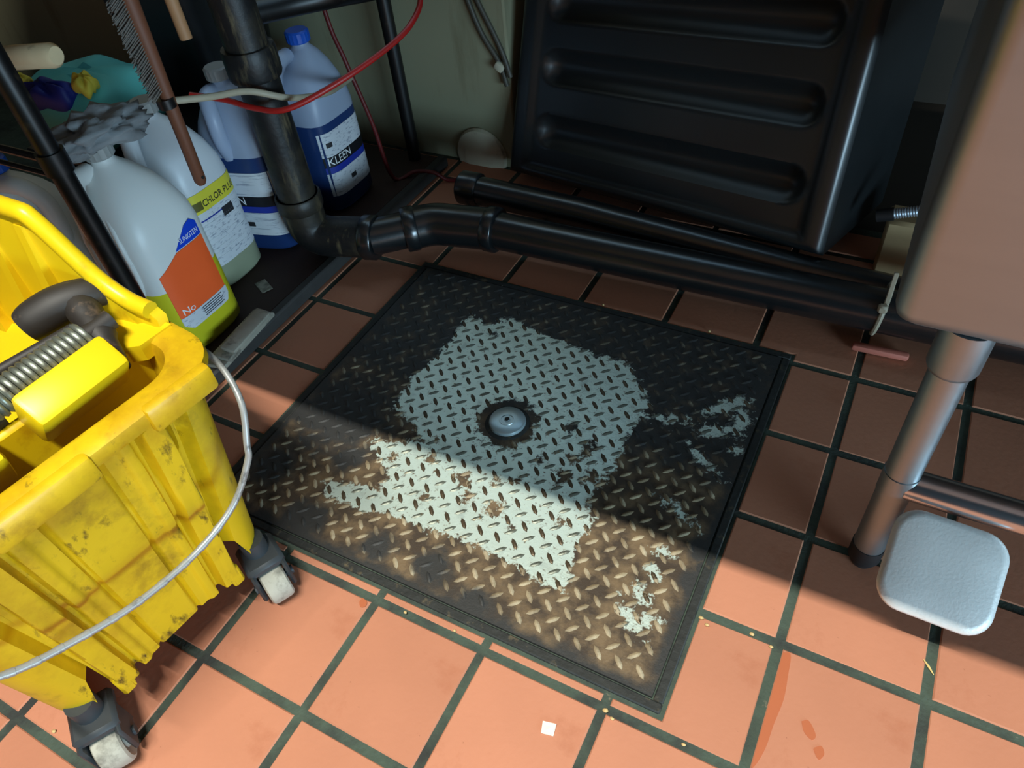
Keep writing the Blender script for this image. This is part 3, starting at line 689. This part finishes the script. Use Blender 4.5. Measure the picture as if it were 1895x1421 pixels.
# arched ribs on the inner face
for x in (-.385, -.300, -.215, -.150):
    wpart(slab([hw(x-.006, .505)+Vector((0, -.004, 0)), hw(x+.006, .505)+Vector((0, -.004, 0)), hw(x+.010, .30)+Vector((0, -.018, 0)), hw(x-.010, .30)+Vector((0, -.018, 0))], (0, -1, .2), .018), 'rib', 'yellow_clean')
# sloped floor and side
wpart(slab([(-.42, -.640, .33), (-.10, -.640, .36), (-.085, -.80, .30), (-.42, -.80, .28)], (0, 0, 1), .010), 'sloped_floor', 'yellow_clean')
wpart(slab([(-.015, -.612, .402), (-.020, -.650, .402), (-.065, -.665, .392), (-.11, -.655, .392), (-.11, -.607, .404)], (0, 0, 1), .02), 'rest_tongue', 'yellow_clean')
# pressing block behind the near rim
wpart(MB().box((-.030, -.722, .405), (.040, .098, .052), .006, rotm(0, math.radians(35), math.radians(-4)), 2), 'press_block', 'yellow_clean')
wpart(MB().box((-.045, -.850, .398), (.05, .09, .05), .006, rotm(0, math.radians(25), math.radians(-4)), 2), 'press_block', 'yellow_clean')
wpart(MB().box((-.062, -.775, .345), (.014, .300, .100), .004, rotm(0, 0, BA)), 'front_wall', 'yellow_clean')
# coil spring
sp_ = []
p0 = Vector((-.072, -.785, .418)); p1 = Vector((-.055, -.676, .424)); ax = (p1-p0); L_ = ax.length; ax.normalize(); u_ = ax.cross(Vector((0, 0, 1))).normalized(); v_ = ax.cross(u_)
turns = 17
for k in range(turns*12+1):
    a = 2*PI*k/12; sp_.append(p0+ax*(L_*k/(turns*12))+(u_*math.cos(a)+v_*math.sin(a))*.0145)
wpart(MB().tube(sp_, .0034, 6), 'spring', 'spring', ang=60)
wpart(MB().tube([p0-ax*.06, p1+ax*.03], .0105, 12), 'spring_rod', 'black_lever')
# black cam lever
lv = MB()
lp = catmull([(-.128, -.690, .424), (-.122, -.678, .428), (-.108, -.655, .434), (-.094, -.632, .434), (-.086, -.619, .428)], 6)
lr = [.012+.0095*math.sin(PI*min(1, .22+k/(len(lp)-1)*.78)) for k in range(len(lp))]
lv.tube(lp, lr, 16); wpart(lv, 'lever', 'black_lever', ang=60)
wpart(MB().tube(catmull([(-.100, -.645, .432), (-.072, -.655, .426), (-.042, -.668, .414), (-.016, -.682, .400)], 5), [.017]*5+[.015]*5+[.012]*6, 14), 'lever_arm', 'black_lever', ang=60)
wpart(MB().tube([(-.120, -.80, .418), (-.075, -.672, .426)], .006, 10), 'link_rod', 'black_lever')
wpart(MB().tube([(-.085, -.825, .405), (-.082, -.775, .408)], .022, 18), 'pivot_hub', 'black_lever')

# ------------------------------------------------------------------ clutter on and around the rack
# hand brush hung against the jugs
br = thing('hand_brush', 'brown wooden handled brush with grey bristles hanging before the jugs', 'brush', (-.368, -.262, .30), 0)
MB().tube([(0, 0, 0), (0, 0, .006), (.001, .004, .12), (.001, .010, .27), (.0, .012, .32)], [.006, .0095, .010, .0125, .012], 12).build('handle', 'wood_brown', br)
bz = MB()
for k in range(34):
    z = .155+.004*k
    for q in range(5):
        y = .012-.004*q*.3; a = random.uniform(-.25, .25); l = random.uniform(.020, .028)
        bz.tube([(0.003*(q-2), y-.008, z), (0.003*(q-2)+.004*a, y-.008-l, z-.010+.006*a)], .0009, 4, False)
bb = bz.build('bristles', 'bristle', br); bb['kind'] = 'stuff'
MB().lathe([(0, -.0102), (.0028, -.0102), (.0028, .0102), (0, .0102)], 10, Matrix.Translation((0, 0, .014)) @ aim((1, 0, 0))).build('hang_hole', 'socket_dark', br)
MB().tube([(0, 0, .128), (0, 0, .142)], .0135, 12).build('ferrule', 'rack_black', br)
# white cable and red tubes
tag(MB().tube(catmull([(-.370, -.262, .436), (-.350, -.20, .418), (-.345, -.128, .396), (-.322, -.075, .365), (-.338, .00, .332), (-.352, .06, .312), (-.390, .13, .288), (-.424, .203, .268)], 8), .0055, 10).build('white_cable', 'cable_white'), 'off-white cable stretched level across the drain riser', 'cable')
tag(MB().tube(catmull([(-.46, -.150, .385), (-.41, -.125, .372), (-.355, -.118, .362), (-.30, -.100, .360), (-.24, -.03, .382), (-.20, .06, .405), (-.185, .12, .425), (-.20, .18, .45), (-.25, .22, .50), (-.27, .23, .72)], 8), .005, 10).build('red_tube', 'red_tube'), 'bright red thin tube looping across the riser and up', 'tube')
tag(MB().tube(catmull([(-.47, .215, .70), (-.455, .212, .40), (-.43, .208, .30), (-.405, .215, .17), (-.395, .23, .034), (-.36, .268, .034), (-.325, .290, .026), (-.300, .302, .006), (-.27, .31, .006)], 8), .0045, 10).build('dark_red_tube', 'red_dark'), 'dark red thin tube hanging down beside the blue capped jug', 'tube')
# rag heap on the jugs
def blob(name, mat, loc, dims, seed, amp=.35, sub=4, freq=2.2):
    bm = bmesh.new(); bmesh.ops.create_icosphere(bm, subdivisions=sub, radius=1)
    for v in bm.verts:
        n = noise.fractal(v.co*freq+Vector((seed, seed*2, 0)), .8, 2.1, 4)
        p = v.co*(1+amp*n); v.co = Vector((p.x*dims[0], p.y*dims[1], max(p.z, -.75)*dims[2]))
    me = bpy.data.meshes.new(name); bm.to_mesh(me); bm.free(); me.polygons.foreach_set('use_smooth', [True]*len(me.polygons)); me.materials.append(MATS[mat])
    o = bpy.data.objects.new(name, me); COL.objects.link(o); o.location = loc; return o
tag(blob('rag', 'rag', (-.482, -.318, .398), (.042, .075, .026), 3, .55), 'crumpled grey rag lying on top of the orange labelled jug', 'rag')
# folded grey strip on the shelf edge
gs = MB(); 
for k in range(3): gs.box((-.345+.008*k, -.335+.004*k, .0355+.009*k), (.050-.010*k, .150-.02*k, .009), .003, rotm(0, .12*(k-1), .10), 2)
tag(gs.build('folded_strip', 'worn_grey'), 'worn grey folded strip on the shelf edge below the orange label', 'strip')
tag(MB().box((-.420, -.190, .0257), (.040, .022, .0012), .0003, rotm(0, 0, -.45)).build('paper_scrap', 'worn_grey'), 'small grey scrap lying on the dark low shelf', 'scrap')
# teal bag with blue and yellow print
bag = thing('teal_bag', 'teal bag with navy and yellow patches on the rack middle shelf', 'bag', (-.80, -.095, .2415))
def pillow(cx, cy, cz, hx, hy, hz, rot, name, mat, par, n=14):
    vs = []; m = Matrix.Translation((cx, cy, cz)) @ rot.to_4x4(); mbp = MB(); rings = []
    for i in range(n+1):
        a = -PI/2+PI*i/n; zz = math.sin(a)*hz; k = max(.02, math.cos(a))**.35
        rings.append([m @ Vector((se(hx*k, hy*k, 5, j, 40)[0]*(1+.03*math.sin(j*.9+i)), se(hx*k, hy*k, 5, j, 40)[1], zz+.006*math.sin(j*.7))) for j in range(40)])
    return mbp.loft(rings).build(name, mat, par, 70)
pillow(-.02, -.005, .062, .125, .10, .060, rotm(0, 0, .1), 'body', 'teal', bag)
pillow(-.005, -.085, .112, .055, .024, .024, rotm(.3, 0, .2), 'navy_patch', 'navy', bag)
pillow(.075, -.060, .132, .020, .018, .016, rotm(.3, .4, .2), 'yellow_tag', 'cloth_yellow', bag)
pillow(-.055, -.095, .134, .016, .014, .010, rotm(.3, 0, .2), 'yellow_tag', 'cloth_yellow', bag)
tag(MB().tube([(-.72, -.30, .475), (-.715, -.299, .476), (-.56, -.278, .490), (-.553, -.277, .490)], [.014, .018, .018, .013], 16).build('cream_roll', 'cream'), 'dirty cream cloth roll lying high at the left edge', 'roll')
for args in (((-.60, .30, .60),),): pass
db = thing('grey_tub', 'dark grey plastic tub standing at the back of the rack', 'tub', (-.78, .17, .2415))
MB().loft([rrect(0, 0, .11, .10, .03, 0), rrect(0, 0, .125, .115, .03, .22)], True, False).build('body', 'dark_bin', db)
MB().loft([rrect(0, 0, .125, .115, .03, .215), rrect(0, 0, .138, .128, .034, .215), rrect(0, 0, .138, .128, .034, .228), rrect(0, 0, .123, .113, .03, .228)], False, False).build('rim', 'dark_bin', db)
# dowel
dw = tag(MB().tube([(-.44, -.13, .47), (-.445, -.125, .66)], .010, 12).build('dowel', 'wood_tan'), 'tan wooden dowel hanging at the top beside the riser', 'dowel')
tag(MB().tube(catmull([(-.415, -.022, .47), (-.38, .06, .462), (-.33, .115, .462), (-.25, .14, .475), (-.20, .22, .49), (-.19, .405, .50)], 8), .020, 14).build('black_hose', 'rack_black'), 'thick black hose crossing behind the riser above the jugs', 'hose')

# ------------------------------------------------------------------ wall side bits
def wallthing(): pass
tag(MB().tube(catmull([(-.285, .400, .60), (-.262, .402, .42), (-.245, .402, .36), (-.222, .402, .30), (-.188, .402, .245), (-.17, .395, .20)], 8), .0055, 10).build('wall_cable', 'cable_grey'), 'grey cable on the cream wall, left of the pair', 'cable', 'cables on the wall')
tag(MB().tube(catmull([(-.268, .401, .60), (-.243, .402, .42), (-.222, .402, .36), (-.195, .402, .305), (-.175, .400, .262), (-.160, .395, .22)], 8), .0055, 10).build('wall_cable', 'cable_grey'), 'grey cable on the cream wall, right of the pair', 'cable', 'cables on the wall')
tag(MB().box((-.186, .400, .238), (.022, .018, .018), .005, rotm(0, .6, 0), 2).build('cable_clip', 'pvc_white'), 'small cream clip holding the wall cables beside the bin', 'clip')
esc = thing('pipe_flange', 'dirty white round flange low on the wall where a pipe enters', 'flange', (-.262, .41, .020))
m_ = aim((0, -1, 0))
MB().lathe([(0, 0), (.064, 0), (.066, .004), (.062, .012), (.040, .018), (.036, .020), (0, .020)], 40, m_).build('plate', 'pvc_white', esc)
# bits on the dark right of the bin
cn = thing('flexible_conduit', 'short ribbed silver conduit in the dark gap beside the bin', 'conduit', (.60, .25, .14))
rp = []; p0 = Vector((.02, 0, .005)); p1 = Vector((.11, .0, .038))
pts = [p0+(p1-p0)*k/48 for k in range(49)]
MB().tube(pts, [.0075+.0016*(k % 2) for k in range(49)], 12).build('hose', 'conduit', cn)
MB().tube([(.0, 0, -.002), (.024, 0, .006)], .011, 12).build('coupling', 'rubber', cn)
tag(MB().box((.66, .315, .055), (.085, .06, .11), .006).build('beige_block', 'beige'), 'beige block on the floor in the gap right of the bin', 'block')
tag(MB().box((.665, .070, .0075), (.085, .014, .012), .004, rotm(0, 0, .05), 2).build('pink_strip', 'pink'), 'short pink strip on the floor under the pipe by the sink', 'strip')

# ------------------------------------------------------------------ litter on the floor
tag(MB().add([(.424, -.684, .0012), (.440, -.681, .0030), (.442, -.694, .0012), (.428, -.697, .0016), (.424, -.684, .0006), (.440, -.681, .0024), (.442, -.694, .0006), (.428, -.697, .0010)], [(0, 1, 2, 3), (7, 6, 5, 4), (0, 4, 5, 1), (1, 5, 6, 2), (2, 6, 7, 3), (3, 7, 4, 0)]).build('paper_scrap', 'paper', smooth=False), 'small white paper scrap on the lit tiles in the foreground', 'scrap')
tag(MB().tube([(.791, -.432, .0022), (.797, -.439, .0030), (.803, -.446, .0022)], [.0006, .0014, .0005], 8).build('straw_sliver', 'straw'), 'thin straw coloured sliver across the grout below the pedal', 'sliver')
crumbs = [(.484, -.643, .004, 'large tan crumb at the grout crossing off the front hatch corner'), (.494, -.648, .003, 'tan crumb just right of the crossing off the front hatch corner'),
          (.547, -.489, .0035, 'tan crumb touching the right hatch edge at a grout line'), (.556, -.495, .003, 'second tan crumb out from the right hatch edge'), (.608, -.484, .0032, 'tan crumb in the grout midway between hatch and sink leg'),
          (.632, -.490, .003, 'tan crumb at the grout crossing right of the hatch'), (.575, -.640, .003, 'tan crumb in the grout at the bottom edge right of the corner'), (.205, -.640, .0026, 'tiny crumb in the grout along the front hatch edge, left of two'),
          (.276, -.634, .0026, 'tiny crumb in the grout along the front hatch edge, right of two'), (.204, .022, .0026, 'tiny pale crumb by the rear hatch edge near its left'), (.40, .022, .0026, 'tiny pale crumb by the rear hatch edge near its right'), (-.10, -.95, .003, 'crumb on the tile left of the front caster')]
for k, (x, y, r, lb) in enumerate(crumbs):
    tag(blob('crumb', 'crumb', (x, y, .0026), (r, r*.75, .0022), k*1.7, .4, 1), lb, 'crumb', 'crumbs round the hatch')
# wet marks on the tile under the pedal side
def puddle(pts, lb):
    P_ = catmull([(x, y, .0011) for x, y in pts]+[(pts[0][0], pts[0][1], .0011)], 5)[:-1]; n = len(P_)
    m = MB().add([tuple(p) for p in P_]+[(p.x, p.y, .0005) for p in P_], [tuple(range(n)), tuple(range(2*n-1, n-1, -1))]+[(q, q+n, (q+1) % n+n, (q+1) % n) for q in range(n)])
    tag(m.build('wet_mark', 'water', smooth=False), lb, 'wet mark', 'wet marks on the tiles')
puddle([(.6465, -.490), (.655, -.489), (.658, -.515), (.660, -.545), (.657, -.575), (.655, -.605), (.650, -.626), (.6465, -.625), (.6465, -.56)], 'long wet orange streak along a tile edge right of the hatch')
puddle([(.683, -.560), (.690, -.556), (.700, -.568), (.697, -.575), (.688, -.570)], 'upper of two wet smudges beside the long orange streak')
puddle([(.703, -.580), (.708, -.577), (.712, -.584), (.708, -.592), (.701, -.584)], 'lower of two wet smudges beside the long orange streak')
puddle([(.141, -.646), (.149, -.648), (.1515, -.654), (.146, -.658), (.140, -.652)], 'small wet spot beside the grout in front of the hatch')
print('tiles', ntile)
